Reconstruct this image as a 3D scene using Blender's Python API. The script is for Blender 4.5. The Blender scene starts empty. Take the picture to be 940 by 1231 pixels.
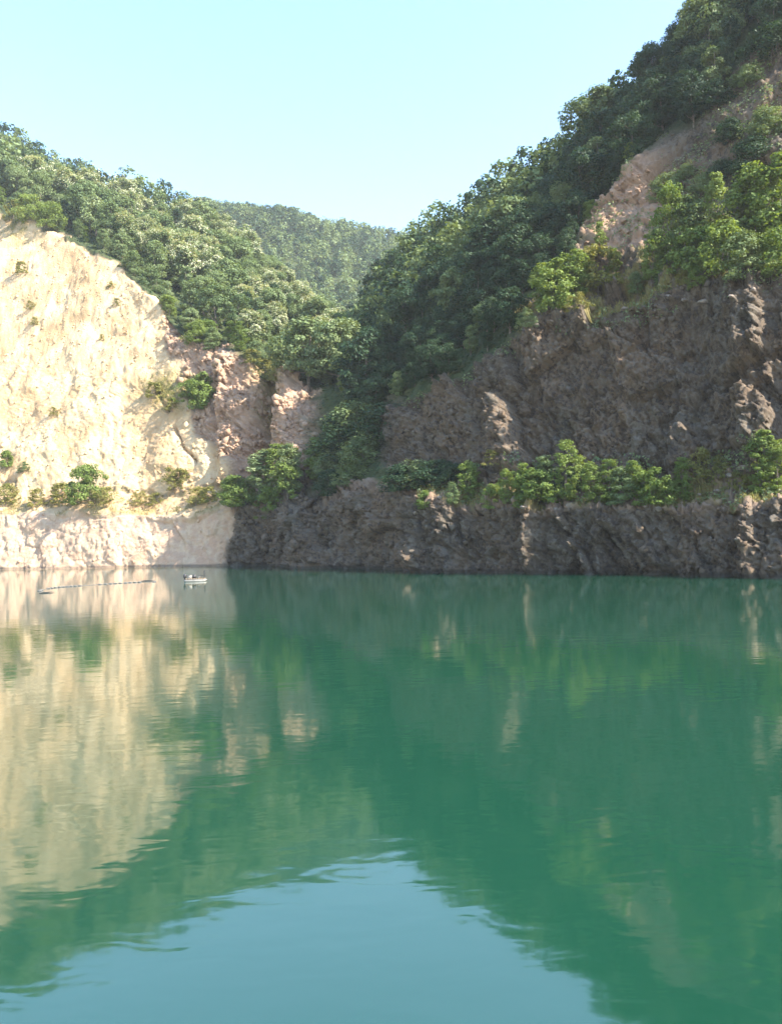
import bpy, math, random
import numpy as np
from mathutils import Vector, Matrix, Euler

rng = np.random.default_rng(11)
random.seed(11)
SC = bpy.context.scene
COL = SC.collection

# ------------------------------------------------------------------ camera
F = 960.0                     # focal length in pixels of the 940 px wide photograph
CX, CY, HOR = 470.0, 615.5, 640.0
CAMZ = 5.0
PITCH = math.atan((HOR - CY) / F)
cam_d = bpy.data.cameras.new('camera')
cam_d.sensor_fit = 'HORIZONTAL'
cam_d.sensor_width = 36.0
cam_d.lens = 36.0 * F / 940.0
cam_d.clip_start = 0.1
cam_d.clip_end = 20000
cam = bpy.data.objects.new('camera', cam_d)
COL.objects.link(cam)
cam.location = (0, 0, CAMZ)
ROLL = math.radians(1.7)
cam.rotation_euler = (Matrix.Rotation(math.radians(90) + PITCH, 3, 'X') @ Matrix.Rotation(-ROLL, 3, 'Z')).to_euler()
SC.camera = cam

# ------------------------------------------------------------------ sky, sun, exposure
SUN_EL = math.radians(40)
SUN_AZ = math.radians(114)     # clockwise from +Y (view direction): 90 = exactly from the right
sdir = Vector((math.sin(SUN_AZ) * math.cos(SUN_EL), math.cos(SUN_AZ) * math.cos(SUN_EL), math.sin(SUN_EL)))
world = bpy.data.worlds.new('World')
SC.world = world
world.use_nodes = True
wn = world.node_tree
wn.nodes.clear()
wo = wn.nodes.new('ShaderNodeOutputWorld')
wb = wn.nodes.new('ShaderNodeBackground')
sky = wn.nodes.new('ShaderNodeTexSky')
sky.sky_type = 'NISHITA'
sky.sun_disc = False
sky.sun_elevation = SUN_EL
sky.sun_rotation = SUN_AZ
sky.altitude = 200
sky.air_density = 1.6
sky.dust_density = 0.3
sky.ozone_density = 5.0
wb.inputs['Strength'].default_value = 0.13
wn.links.new(sky.outputs[0], wb.inputs[0])
wn.links.new(wb.outputs[0], wo.inputs[0])
sun_d = bpy.data.lights.new('sun', 'SUN')
sun_d.energy = 5.0
sun_d.angle = math.radians(0.5)
sun_d.color = (1.0, 0.93, 0.80)
sun = bpy.data.objects.new('sun', sun_d)
COL.objects.link(sun)
sun.rotation_euler = (-sdir).to_track_quat('-Z', 'Y').to_euler()
SC.view_settings.view_transform = 'Standard'
SC.view_settings.look = 'None'
SC.view_settings.gamma = 1.0
SC.view_settings.exposure = 1.9
SC.view_settings.use_curve_mapping = False
SC.render.engine = 'CYCLES'
SC.cycles.max_bounces = 6
SC.cycles.volume_bounces = 0
SC.cycles.transparent_max_bounces = 8

# ------------------------------------------------------------------ maths helpers
cp, sp = math.cos(PITCH), math.sin(PITCH)
cr, sr = math.cos(ROLL), math.sin(ROLL)
def ray(px, py):
    a = (np.asarray(px, float) - CX) / F
    b = (CY - np.asarray(py, float)) / F
    a, b = a * cr + b * sr, b * cr - a * sr
    # camera looks along +Y tilted up by PITCH
    return a, cp - b * sp, sp + b * cp
def P(px, py, Y):
    dx, dy, dz = ray(px, py)
    s = np.asarray(Y, float) / dy
    return np.stack([dx * s, dy * s, CAMZ + dz * s], -1)
def project(p):
    p = np.asarray(p, float)
    x, y, z = p[..., 0], p[..., 1], p[..., 2] - CAMZ
    fwd = y * cp + z * sp
    up = -y * sp + z * cp
    a, b = x / fwd, up / fwd
    return CX + F * (a * cr - b * sr), CY - F * (b * cr + a * sr)

def _h(ix, iy, iz, seed):
    with np.errstate(over='ignore'):
        h = (ix.astype(np.uint32) * np.uint32(374761393) + iy.astype(np.uint32) * np.uint32(668265263)
             + iz.astype(np.uint32) * np.uint32(2147483647) + np.uint32(seed * 974711 + 12345))
        h = (h ^ (h >> np.uint32(13))) * np.uint32(1274126177)
        h = (h ^ (h >> np.uint32(16))) * np.uint32(2246822519)
        h = h ^ (h >> np.uint32(15))
    return h.astype(np.float64) / 4294967295.0
def vnoise(p, seed=0):
    i = np.floor(p).astype(np.int64); f = p - i
    f = f * f * f * (f * (f * 6 - 15) + 10)
    r = 0
    for dx in (0, 1):
        wx = f[:, 0] if dx else 1 - f[:, 0]
        for dy in (0, 1):
            wy = f[:, 1] if dy else 1 - f[:, 1]
            for dz in (0, 1):
                wz = f[:, 2] if dz else 1 - f[:, 2]
                r = r + wx * wy * wz * _h(i[:, 0] + dx, i[:, 1] + dy, i[:, 2] + dz, seed)
    return r * 2 - 1
def fbm(p, octv=4, seed=0, gain=0.5):
    r = 0; a = 1.0
    for k in range(octv):
        r = r + a * vnoise(p * (2.03 ** k) + k * 17.3, seed + k)
        a *= gain
    return r
def facets(p, seed=0, tilt=1.0):
    """Voronoi cells, each a tilted plane: broken rock blocks."""
    i = np.floor(p).astype(np.int64)
    best = np.full(len(p), 1e9); out = np.zeros(len(p)); edge = np.full(len(p), 1e9)
    for dx in (-1, 0, 1):
        for dy in (-1, 0, 1):
            for dz in (-1, 0, 1):
                c = [i[:, 0] + dx, i[:, 1] + dy, i[:, 2] + dz]
                cx = c[0] + _h(*c, seed); cy = c[1] + _h(*c, seed + 1); cz = c[2] + _h(*c, seed + 2)
                ex, ey, ez = p[:, 0] - cx, p[:, 1] - cy, p[:, 2] - cz
                d = ex * ex + ey * ey + ez * ez
                m = d < best
                v = (_h(*c, seed + 3) - .5) + tilt * (ex * (_h(*c, seed + 4) - .5) + ey * (_h(*c, seed + 5) - .5) + ez * (_h(*c, seed + 6) - .5)) * 2
                edge = np.where(m, best - d, np.minimum(edge, d - best))
                out = np.where(m, v, out); best = np.where(m, d, best)
    return out, edge
def sstep(a, b, x):
    t = np.clip((x - a) / (b - a), 0, 1)
    return t * t * (3 - 2 * t)

# ------------------------------------------------------------------ object helpers
def tag(o, label=None, cat=None, group=None, kind=None):
    if label: o['label'] = label
    if cat: o['category'] = cat
    if group: o['group'] = group
    if kind: o['kind'] = kind
    return o
def np_mesh(name, verts, faces, mat=None, smooth=False):
    verts = np.asarray(verts, np.float32); faces = np.asarray(faces, np.int32)
    n = faces.shape[1]
    me = bpy.data.meshes.new(name)
    me.vertices.add(len(verts)); me.vertices.foreach_set('co', verts.ravel())
    me.loops.add(faces.size); me.loops.foreach_set('vertex_index', faces.ravel())
    me.polygons.add(len(faces)); me.polygons.foreach_set('loop_start', np.arange(0, faces.size, n, dtype=np.int32))
    if smooth: me.polygons.foreach_set('use_smooth', np.ones(len(faces), bool))
    me.update(calc_edges=True)
    if mat: me.materials.append(mat)
    return me
def py_mesh(name, verts, faces, mat=None, smooth=False):
    me = bpy.data.meshes.new(name)
    me.from_pydata([tuple(v) for v in verts], [], [tuple(f) for f in faces])
    if smooth: me.polygons.foreach_set('use_smooth', np.ones(len(me.polygons), bool))
    if mat: me.materials.append(mat)
    return me
def link(name, me, parent=None):
    o = bpy.data.objects.new(name, me)
    COL.objects.link(o)
    if parent: o.parent = parent
    return o
def fattr(me, name, vals, domain='FACE'):
    a = me.attributes.new(name, 'FLOAT', domain)
    a.data.foreach_set('value', np.asarray(vals, np.float32))

# ------------------------------------------------------------------ materials
class NT:
    def __init__(s, name):
        s.m = bpy.data.materials.new(name); s.m.use_nodes = True
        s.t = s.m.node_tree; s.t.nodes.clear()
        s.out = s.n('ShaderNodeOutputMaterial')
    def n(s, typ, **kw):
        nd = s.t.nodes.new(typ)
        for k, v in kw.items(): setattr(nd, k, v)
        return nd
    def l(s, a, b): s.t.links.new(a, b)
    def set(s, sock, v):
        if hasattr(v, 'is_output'): s.l(v, sock)
        elif isinstance(v, (tuple, list)) and len(v) == 3 and sock.type == 'RGBA': sock.default_value = (*v, 1)
        else: sock.default_value = v
    def noise(s, vec, scale, detail=4, rough=.55, dist=0.0):
        nd = s.n('ShaderNodeTexNoise'); s.l(vec, nd.inputs['Vector'])
        nd.inputs['Scale'].default_value = scale; nd.inputs['Detail'].default_value = detail
        nd.inputs['Roughness'].default_value = rough; nd.inputs['Distortion'].default_value = dist
        return nd.outputs['Fac']
    def ramp(s, fac, a, b):
        nd = s.n('ShaderNodeMapRange', interpolation_type='SMOOTHSTEP'); s.set(nd.inputs['Value'], fac)
        nd.inputs['From Min'].default_value = a; nd.inputs['From Max'].default_value = b
        return nd.outputs[0]
    def mix(s, fac, a, b, bt='MIX'):
        nd = s.n('ShaderNodeMix', data_type='RGBA', blend_type=bt)
        s.set(nd.inputs[0], fac); s.set(nd.inputs[6], a); s.set(nd.inputs[7], b)
        return nd.outputs[2]
    def math(s, op, a, b=0.0, c=None):
        nd = s.n('ShaderNodeMath', operation=op)
        s.set(nd.inputs[0], a); s.set(nd.inputs[1], b)
        if c is not None: s.set(nd.inputs[2], c)
        return nd.outputs[0]
    def attr(s, name): return s.n('ShaderNodeAttribute', attribute_name=name).outputs['Fac']
    def mapping(s, vec, scale=(1, 1, 1), rot=(0, 0, 0)):
        nd = s.n('ShaderNodeMapping'); s.l(vec, nd.inputs[0])
        nd.inputs['Scale'].default_value = scale; nd.inputs['Rotation'].default_value = rot
        return nd.outputs[0]
    def bump(s, h, dist, strength=1.0, normal=None):
        nd = s.n('ShaderNodeBump'); s.l(h, nd.inputs['Height'])
        nd.inputs['Distance'].default_value = dist; nd.inputs['Strength'].default_value = strength
        if normal: s.l(normal, nd.inputs['Normal'])
        return nd.outputs[0]
    def principled(s, color, rough, normal=None, **kw):
        nd = s.n('ShaderNodeBsdfPrincipled'); s.set(nd.inputs['Base Color'], color); s.set(nd.inputs['Roughness'], rough)
        if normal: s.l(normal, nd.inputs['Normal'])
        for k, v in kw.items(): s.set(nd.inputs[k.replace('_', ' ')], v)
        s.l(nd.outputs[0], s.out.inputs[0])
        return nd

def terrain_mat():
    k = NT('quarry_ground')
    pos = k.n('ShaderNodeNewGeometry').outputs['Position']
    n1 = k.noise(pos, .09, 5); n2 = k.noise(pos, .45, 6, .65); n3 = k.noise(pos, 2.2, 5, .7)
    # dark brown-grey rock with pink and rusty parts
    st = k.mapping(pos, (1.0, 1.0, .35), (0, .45, 0))
    n4 = k.noise(st, 1.1, 6, .7, .6); n5 = k.noise(st, .3, 4, .6, .3)
    rock = k.mix(k.ramp(n1, .35, .65), (.094, .072, .052), (.155, .106, .070))
    rock = k.mix(k.ramp(n5, .5, .75), rock, (0.115, 0.102, 0.083))
    rock = k.mix(k.math('MULTIPLY', k.ramp(n4, .48, .72), .75), rock, (0.137, 0.108, 0.081))
    vo = k.n('ShaderNodeTexVoronoi'); k.l(k.mapping(pos, (1, 1, .6), (0, .45, 0)), vo.inputs['Vector']); vo.inputs['Scale'].default_value = 1.1
    vo2 = k.n('ShaderNodeTexVoronoi'); k.l(pos, vo2.inputs['Vector']); vo2.inputs['Scale'].default_value = 3.2
    cs1 = k.n('ShaderNodeSeparateColor'); k.l(vo.outputs['Color'], cs1.inputs[0]); cs2 = k.n('ShaderNodeSeparateColor'); k.l(vo2.outputs['Color'], cs2.inputs[0])
    blk = k.math('ADD', k.math('MULTIPLY', cs1.outputs[0], .5), k.math('MULTIPLY', cs2.outputs[0], .5))
    rock = k.mix(k.math('MULTIPLY', k.ramp(blk, .55, .85), .65), rock, (0.159, 0.137, 0.111))
    rock = k.mix(k.math('MULTIPLY', k.ramp(k.math('SUBTRACT', 1.0, blk), .55, .85), .7), rock, (0.041, 0.033, 0.031))
    rock = k.mix(k.math('MULTIPLY', k.ramp(n3, .55, .72), .6), rock, (0.044, 0.037, 0.033))
    # reddish rock of the gully
    red = k.mix(k.ramp(n2, .35, .65), (.35, .215, .145), (.44, .295, .205))
    red = k.mix(k.math('MULTIPLY', k.ramp(n4, .52, .7), .6), red, (.25, .16, .115))
    # pale yellow soil and scree
    soil = k.mix(k.ramp(n1, .38, .62), (.50, .330, .180), (.59, .425, .255))
    stl = k.mapping(pos, (.5, .5, .12), (0, .5, 0))
    n6 = k.noise(stl, 1.0, 5, .65, .5)
    soil = k.mix(k.math('MULTIPLY', k.ramp(n6, .5, .68), .75), soil, (.47, .28, .135))
    soil = k.mix(k.math('MULTIPLY', k.ramp(n2, .52, .72), .55), soil, (.63, .49, .33))
    soil = k.mix(k.math('MULTIPLY', k.ramp(n3, .62, .75), .5), soil, (.22, .18, .09))
    # pink bank above the waterline
    bank = k.mix(k.ramp(n2, .38, .62), (.47, .305, .205), (.55, .395, .27))
    bank = k.mix(k.math('MULTIPLY', k.ramp(n4, .5, .7), .6), bank, (.38, .24, .16))
    grass = k.mix(k.ramp(n2, .35, .65), (.13, .12, .035), (.24, .19, .075))
    floor = k.mix(k.ramp(n2, .35, .65), (.030, .045, .018), (.065, .075, .030))
    c = k.mix(k.attr('soil'), rock, soil)
    c = k.mix(k.attr('red'), c, red)
    c = k.mix(k.attr('bank'), c, bank)
    c = k.mix(k.attr('grass'), c, grass)
    c = k.mix(k.attr('floor'), c, floor)
    # wet dark margin at the waterline, ragged
    zz = k.n('ShaderNodeSeparateXYZ'); k.l(pos, zz.inputs[0])
    wet = k.math('SUBTRACT', 1.0, k.ramp(k.math('SUBTRACT', zz.outputs[2], k.math('MULTIPLY', n2, .7)), -.15, .25))
    c = k.mix(k.math('MULTIPLY', wet, .6), c, (.035, .032, .026))
    hh = k.math('ADD', k.math('MULTIPLY', n4, .6), n3)
    b = k.bump(hh, .22, .8)
    b = k.bump(k.noise(pos, 7, 4, .7), .06, .7, b)
    k.principled(c, .95, b, Specular_IOR_Level=.15)
    return k.m

def leaf_mat(name, c1, c2, c3, trans=.3):
    k = NT(name)
    t = k.attr('tone'); r = k.n('ShaderNodeObjectInfo').outputs['Random']
    f = k.math('ADD', k.math('MULTIPLY', t, .6), k.math('MULTIPLY', r, .4))
    c = k.mix(k.ramp(f, .15, .6), c1, c2)
    c = k.mix(k.ramp(f, .62, .98), c, c3)
    d = k.n('ShaderNodeBsdfPrincipled'); k.l(c, d.inputs['Base Color'])
    d.inputs['Roughness'].default_value = .6; d.inputs['Specular IOR Level'].default_value = .25
    tr = k.n('ShaderNodeBsdfTranslucent')
    k.l(k.mix(1.0, c, (1.25, 1.15, .45), 'MULTIPLY'), tr.inputs[0])
    ms = k.n('ShaderNodeMixShader'); ms.inputs[0].default_value = trans
    k.l(d.outputs[0], ms.inputs[1]); k.l(tr.outputs[0], ms.inputs[2]); k.l(ms.outputs[0], k.out.inputs[0])
    return k.m

def plain_mat(name, c1, c2, scale=3.0, rough=.8):
    k = NT(name)
    pos = k.n('ShaderNodeTexCoord').outputs['Object']
    n = k.noise(pos, scale, 5, .6)
    k.principled(k.mix(k.ramp(n, .35, .65), c1, c2), rough, k.bump(n, .03, .6))
    return k.m

def water_mat():
    k = NT('lake_water')
    pos = k.n('ShaderNodeNewGeometry').outputs['Position']
    big = k.ramp(k.noise(pos, .03, 3), .3, .7)
    w1 = k.noise(k.mapping(pos, (.55, 1.0, 1), (0, 0, .15)), .45, 2, .5, .3)
    w2 = k.noise(k.mapping(pos, (.5, 1.0, 1), (0, 0, -.2)), 1.7, 2, .5, .4)
    w3 = k.noise(k.mapping(pos, (.7, 1.0, 1), (0, 0, .3)), 6.0, 2, .5, .2)
    b = k.bump(w1, WAVE[0], 1.0)
    b = k.bump(w2, WAVE[1], 1.0, b)
    b = k.bump(k.math('MULTIPLY', w3, big), WAVE[2], 1.0, b)
    # milky green mineral water, paler in the left shallows, the bank's reflection painted in
    c = k.mix(k.attr('shallow_reflection'), k.mix(big, (.006, .044, .025), (.008, .050, .028)), (.20, .165, .09))
    k.principled(c, .055, b, IOR=2.1)
    return k.m
WAVE = (.0065, .0055, .0016)

M_TERR = terrain_mat()
M_WATER = water_mat()
M_BARK = plain_mat('bark', (.10, .075, .055), (.19, .155, .125))
M_LEAF_DARK = leaf_mat('foliage_dark', (0.015, 0.039, 0.019), (0.031, 0.065, 0.027), (0.064, 0.102, 0.047))  # darker leaf green; the right wood's shade is put into this colour
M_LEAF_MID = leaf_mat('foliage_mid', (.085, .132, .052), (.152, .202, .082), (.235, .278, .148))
M_LEAF_LIGHT = leaf_mat('foliage_light', (.100, .155, .034), (.170, .230, .056), (.250, .300, .095), .38)
M_LEAF_YELLOW = leaf_mat('foliage_yellow', (.14, .15, .035), (.21, .20, .055), (.27, .24, .085), .3)
M_BLOSSOM = leaf_mat('blossom', (.40, .40, .26), (.52, .51, .36), (.62, .60, .45), .25)
M_GRASS = leaf_mat('grass_blades', (.13, .14, .03), (.20, .18, .05), (.28, .24, .09), .25)
M_FLOAT = plain_mat('weathered_float', (.10, .09, .08), (.17, .155, .14), 3, .8)
M_STONE = plain_mat('boulder_stone', (.15, .12, .095), (.27, .215, .17), 1.2, .95)

# ------------------------------------------------------------------ terrain: the quarry bowl
# one column per bearing; rows: waterline, lower bank top, bench back, face top, upper bench, upper face, crest  (py, distance)
COLS = {
 -1500: [(745, 45), (640, 46), (625, 49), (450, 60), (280, 76), (230, 95), (180, 120)],
 -700: [(703, 74), (622, 75.5), (606, 80), (430, 98), (215, 122), (180, 150), (130, 185)],
 -300: [(692, 92), (622, 96.2), (599, 101.5), (430, 122), (225, 150), (195, 185), (150, 225)],
 -100: [(687, 102), (623, 106.2), (597, 111.5), (430, 133), (232, 162), (205, 200), (165, 240)],
 0: [(685, 107), (618, 111.2), (597, 116.5), (430, 138), (246, 166), (215, 205), (184, 245)],
 60: [(684, 109.5), (621, 113.7), (596, 119), (440, 138), (278, 163), (235, 205), (207, 248)],
 130: [(683, 112), (615, 116.2), (595, 121.5), (450, 137), (306, 158), (268, 205), (234, 252)],
 180: [(682, 114), (619, 118.2), (594, 123.5), (470, 136), (352, 151), (295, 200), (246, 256)],
 215: [(681.5, 115.5), (621, 119.2), (593, 124.5), (485, 135), (398, 146), (315, 200), (255, 258)],
 250: [(681, 117), (618, 120.7), (589, 126), (500, 134), (420, 143), (330, 198), (264, 262)],
 300: [(680, 119.5), (606, 121), (588, 128), (500, 135), (430, 140), (370, 190), (312, 250)],
 325: [(680, 119.5), (618, 121), (585, 129), (505, 136), (440, 141), (385, 188), (335, 240)],
 345: [(682, 114), (625, 116), (572, 128), (508, 135), (452, 141), (400, 184), (355, 230)],
 380: [(682.5, 112), (610, 114.5), (560, 125), (512, 132), (470, 139), (420, 175), (390, 215)],
 430: [(684, 109), (596, 111.5), (560, 121), (510, 129), (475, 136), (440, 160), (415, 195)],
 470: [(686, 104), (578, 107), (556, 113), (500, 121), (478, 129), (400, 160), (335, 205)],
 500: [(688, 100), (606, 103), (572, 109), (470, 117), (452, 124), (370, 158), (312, 205)],
 530: [(688.5, 99), (598, 101.5), (578, 107.5), (461, 115.5), (443, 122.5), (352, 156), (292, 202)],
 560: [(689, 98), (613, 100.5), (582, 106), (452, 114), (434, 121), (335, 155), (272, 200)],
 620: [(690, 96), (604, 98), (588, 104), (398, 112), (378, 118), (300, 150), (235, 190)],
 660: [(690.5, 95), (616, 97), (591, 103), (388, 111), (344, 121), (266, 150), (207, 185)],
 700: [(691, 94), (606, 96), (590, 102), (380, 110), (308, 124), (230, 150), (176, 180)],
 740: [(691.5, 93), (612, 95.2), (590, 101), (368, 109.5), (306, 121), (212, 140), (140, 174)],
 780: [(692, 92), (604, 94.3), (590, 100), (358, 109), (306, 118), (195, 132), (100, 168)],
 820: [(692.5, 91), (616, 93), (588, 99), (354, 108), (300, 117), (162, 131), (56, 164)],
 860: [(693, 90), (600, 92.5), (586, 98), (350, 107), (296, 116), (130, 131), (10, 160)],
 900: [(694, 88.5), (614, 90.5), (585, 96.5), (345, 105.5), (288, 114.5), (104, 130), (-30, 157.5)],
 940: [(695, 87), (602, 89), (582, 95), (340, 104), (280, 113), (80, 129), (-70, 155)],
 1100: [(699, 80), (595, 82), (578, 88), (320, 97), (240, 106), (10, 122), (-200, 148)],
 1400: [(712, 67), (600, 69), (580, 74), (320, 82), (230, 91), (-40, 108), (-280, 132)],
 2200: [(760, 42), (640, 44), (620, 48), (420, 56), (330, 68), (120, 90), (-100, 112)],
}
cpx = np.array(sorted(COLS))
carr = np.array([COLS[k] for k in cpx], float)          # (n, 7, 2)
upx = np.concatenate([np.arange(-1500, -400, 20), np.arange(-400, -30, 6), np.arange(-30, 970, 1.5),
                      np.arange(970, 1300, 5), np.arange(1300, 2201, 25)])
_, ry, rz = ray(cpx, carr[:, 0, 0])
FAC = (-CAMZ / rz * ry) / carr[:, 0, 1]                # true distance of each shore point over the first guess
carr[:, :, 1] *= FAC[:, None]
def fac(px): return float(np.interp(px, cpx, FAC))
fine = np.arange(-1560, 2261, 2.0)
ctl = np.zeros((len(upx), 7, 2))
kern = np.exp(-.5 * (np.arange(-30, 31) * 2 / 9.0) ** 2); kern /= kern.sum()
for r in range(7):
    for c in range(2):
        v = np.interp(fine, cpx, carr[:, r, c])
        v = np.convolve(np.pad(v, 30, mode='edge'), kern, 'valid')
        ctl[:, r, c] = np.interp(upx, fine, v)
W = P(upx[:, None], ctl[:, :, 0], ctl[:, :, 1])         # (nu, 7, 3)
W[:, 0, 2] = 0.0
under = W[:, 0] * np.array([.97, .97, 1]) + np.array([0, 0, -3.0])
out = W[:, 6] * np.array([1, 1, 0]); out = out / np.linalg.norm(out, axis=1, keepdims=True)
back = W[:, 6] + out * 45 + np.array([0, 0, -14.0]); back2 = back + out * 60 + np.array([0, 0, -45.0])
ROWS = np.concatenate([under[:, None], W, back[:, None], back2[:, None]], 1)     # 10 rows; row index: 0 under, 1 water ... 7 crest
SEG = [5, 64, 22, 150, 50, 90, 46, 8, 4]
vt = np.concatenate([i + np.arange(n) / n for i, n in enumerate(SEG)] + [[9.0]])
i0 = np.minimum(vt.astype(int), 8); ft = vt - i0
G = ROWS[:, i0] * (1 - ft)[None, :, None] + ROWS[:, i0 + 1] * ft[None, :, None]  # (nu, nv, 3)
# round the break lines a little
for _ in range(2):
    G[:, 1:-1] = .25 * G[:, :-2] + .5 * G[:, 1:-1] + .25 * G[:, 2:]
NU, NV = G.shape[:2]
PXg = np.repeat(upx[:, None], NV, 1); Tg = np.repeat(vt[None], NU, 0)
du = np.gradient(G, axis=0); dv = np.gradient(G, axis=1)
NRM = np.cross(du, dv); NRM /= np.linalg.norm(NRM, axis=2, keepdims=True) + 1e-9
if NRM[NU // 2, 30, 1] > 0: NRM = -NRM
flat = G.reshape(-1, 3)
wob = fbm(flat / 9.0, 4, 5).reshape(NU, NV)             # wobbles the zone borders
pw = PXg + wob * 16; tw = Tg + wob * .10
T, X = tw, pw
def band(a, b, x, s): return sstep(a - s, a + s, x) * (1 - sstep(b - s, b + s, x))
right = sstep(372, 392, X)
left = 1 - right
soil_edge = np.interp(Tg, [3, 3.5, 4, 4.5, 5], [268, 258, 228, 206, 200])
is_soil = left * (1 - sstep(-10, 10, X - soil_edge)) * band(3.0, 5.0, T, .03) * 1.0
bench_l = left * band(2.0, 3.0, T, .05) * (1 - sstep(300, 325, X))
is_soil = np.maximum(is_soil, bench_l * .9)
is_bank = left * (1 - sstep(2.02, 2.1, T)) * (1 - sstep(258, 285, X))
is_red = left * sstep(-10, 10, X - soil_edge) * band(3.0, 5.0, T, .04)
is_red = np.maximum(is_red, .75 * band(690, 800, X, 25) * band(5.0, 6.05, T, .1))
is_red = np.maximum(is_red, .30 * right * band(1.95, 3.05, T, .06))
forest = sstep(4.97, 5.05, T) * (1 - sstep(690, 715, X))
# on the right the wood begins above the bare upper face
top_r = np.interp(PXg, [690, 720, 760, 800, 860, 900, 940, 1100], [5.35, 5.75, 6.0, 6.1, 6.15, 6.2, 6.15, 6.1])
forest_r = sstep(-.05, .05, T - top_r) * sstep(690, 715, X)
gully = band(375, 470, X, 10) * sstep(2.35, 2.5, T + (X - 400) * .002)
low_r = sstep(470, 500, X) * (1 - sstep(600, 640, X)) * sstep(4.0, 4.15, T)
is_floor = np.clip(forest + forest_r + gully + low_r, 0, 1)
gn = fbm(flat / 2.6, 3, 9).reshape(NU, NV)
is_grass = np.maximum(right * sstep(470, 520, X) * band(2.02, 3.0, T, .08) * sstep(-.25, .2, gn) * .8,
                      sstep(590, 640, X) * band(4.06, 5.0, T, .06) * sstep(-.3, .15, gn) * .85)
pxg_, pyg_ = project(G)
g1 = np.exp(-(((pxg_ - 205) / 34) ** 2 + ((pyg_ - 468) / 20) ** 2)) * 1.4
g2 = np.exp(-(((pxg_ - 325) / 22) ** 2 + ((pyg_ - 445) / 26) ** 2)) * 1.3 + np.exp(-(((pxg_ - 312) / 10) ** 2 + ((pyg_ - 490) / 20) ** 2))
g3 = .55 * bench_l * sstep(-.1, .3, gn)
g4 = np.exp(-(((pxg_ - 18) / 26) ** 2 + ((pyg_ - 275) / 20) ** 2)) * .8
is_grass = np.maximum(is_grass, left * np.clip((g1 + g2 + g4) * (.75 + gn * .6) + g3, 0, 1))
rocky = np.clip(1 - is_bank * .8 - is_soil - is_floor * .85 - is_grass * .4, 0.06, 1)
# --- displacement
q = flat.copy()
q2 = np.stack([q[:, 0] + .45 * q[:, 2], q[:, 1], q[:, 2] * .55], 1)
wq = q2 + .15 * np.stack([fbm(q / 3.0, 2, 31), fbm(q / 3.0, 2, 41), fbm(q / 3.0, 2, 51)], 1)
f1, e1 = facets(wq / 5.5, 61, 1.2); f2, e2 = facets(wq / 2.0, 71, 1.2); f3, e3 = facets(wq / .85, 81, 1.2)
f4, e4 = facets(q / .42, 87, 1.3)
f0, e0 = facets(wq / 10.0, 57, 1.3)
d_rock = 1.5 * f0 - .5 * (1 - sstep(0, .06, e0)) + .8 * f1 + .7 * f2 + .5 * f3 + .26 * f4 + .6 * fbm(q / 9.0, 2, 21)
d_rock -= .3 * (1 - sstep(0, .1, e1)) + .2 * (1 - sstep(0, .1, e2)) + .1 * (1 - sstep(0, .1, e3))
# rills running down the loose slope
qs = np.stack([PXg.ravel() / 9.0 + fbm(q / 6, 2, 12) * 1.2 + q[:, 2] * .05, q[:, 2] / 30.0, q[:, 1] * 0], 1)
d_soil = .12 * fbm(qs, 4, 15) + .9 * fbm(q / 11, 3, 16) + .09 * fbm(q2 / 1.1, 3, 18) + .16 * facets(wq / 3.0, 91, 1.0)[0] + .06 * f3
d_floor = .5 * fbm(q / 5, 3, 17)
rk = rocky.ravel(); sl = is_soil.ravel(); fl = is_floor.ravel()
disp = rk * d_rock + (1 - rk) * (sl * d_soil + (1 - sl) * d_floor)
disp = disp.reshape(NU, NV)
# outcrops of the reddish gully
m5 = band(3.0, 5.05, Tg, .25)
disp += m5 * (3.2 * np.exp(-((PXg - 354 + (Tg - 4) * 10) / 15) ** 2) - 5.5 * np.exp(-((PXg - 312 - (Tg - 4) * 6) / 12) ** 2)
              + 1.6 * np.exp(-((PXg - 272) / 18) ** 2) - 1.6 * np.exp(-((PXg - 258) / 6) ** 2))
# crack in the pale slope
cl = 183 + (4.15 - Tg) * 55 + 9 * vnoise(flat / 4.0, 95).reshape(NU, NV)
disp += -1.3 * np.exp(-((PXg - cl) / 2.2) ** 2) * band(3.35, 4.15, Tg, .06) * sstep(-.5, .4, vnoise(flat / 3.0, 97).reshape(NU, NV))
# buttresses of the right-hand wall
m7 = band(3.0, 4.1, Tg, .2) * sstep(480, 520, PXg)
for c, w, a in ((520, 16, -.8), (600, 20, .2), (690, 22, -1.0), (760, 18, .7), (840, 20, -1.3), (905, 14, 2.2), (925, 8, 1.6)):
    disp += m7 * a * np.exp(-((PXg - c + (Tg - 3.5) * 30) / w) ** 2)
m8 = band(1.0, 2.1, Tg, .2) * sstep(400, 450, PXg)
for c, w, a in ((505, 7, 1.8), (575, 16, -1.2), (640, 6, 1.7), (715, 12, 1.0), (800, 18, -1.2), (905, 10, 1.6), (880, 9, -1.4)):
    disp += m8 * a * np.exp(-((PXg - c) / w) ** 2)
disp *= 1 - .45 * sstep(690, 730, PXg) * band(5.0, 6.3, Tg, .2)
disp += 2.2 * np.exp(-((PXg - 704 - (Tg - 5.1) * 88) / 15) ** 2) * band(5.0, 6.05, Tg, .15)
disp *= sstep(0, .7, Tg) * .9 + .1
TER = G + NRM * disp[..., None]
idx = np.arange(NU * NV).reshape(NU, NV)
quads = np.stack([idx[:-1, :-1], idx[1:, :-1], idx[1:, 1:], idx[:-1, 1:]], -1).reshape(-1, 4)
me = np_mesh('quarry_terrain', TER.reshape(-1, 3), quads, M_TERR)
for nm, a in (('soil', is_soil), ('red', is_red), ('bank', is_bank), ('grass', is_grass), ('floor', is_floor)):
    fattr(me, nm, a.ravel(), 'POINT')
tag(link('quarry_hillside', me), kind='structure')
TPX, TPY = project(TER)

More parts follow.
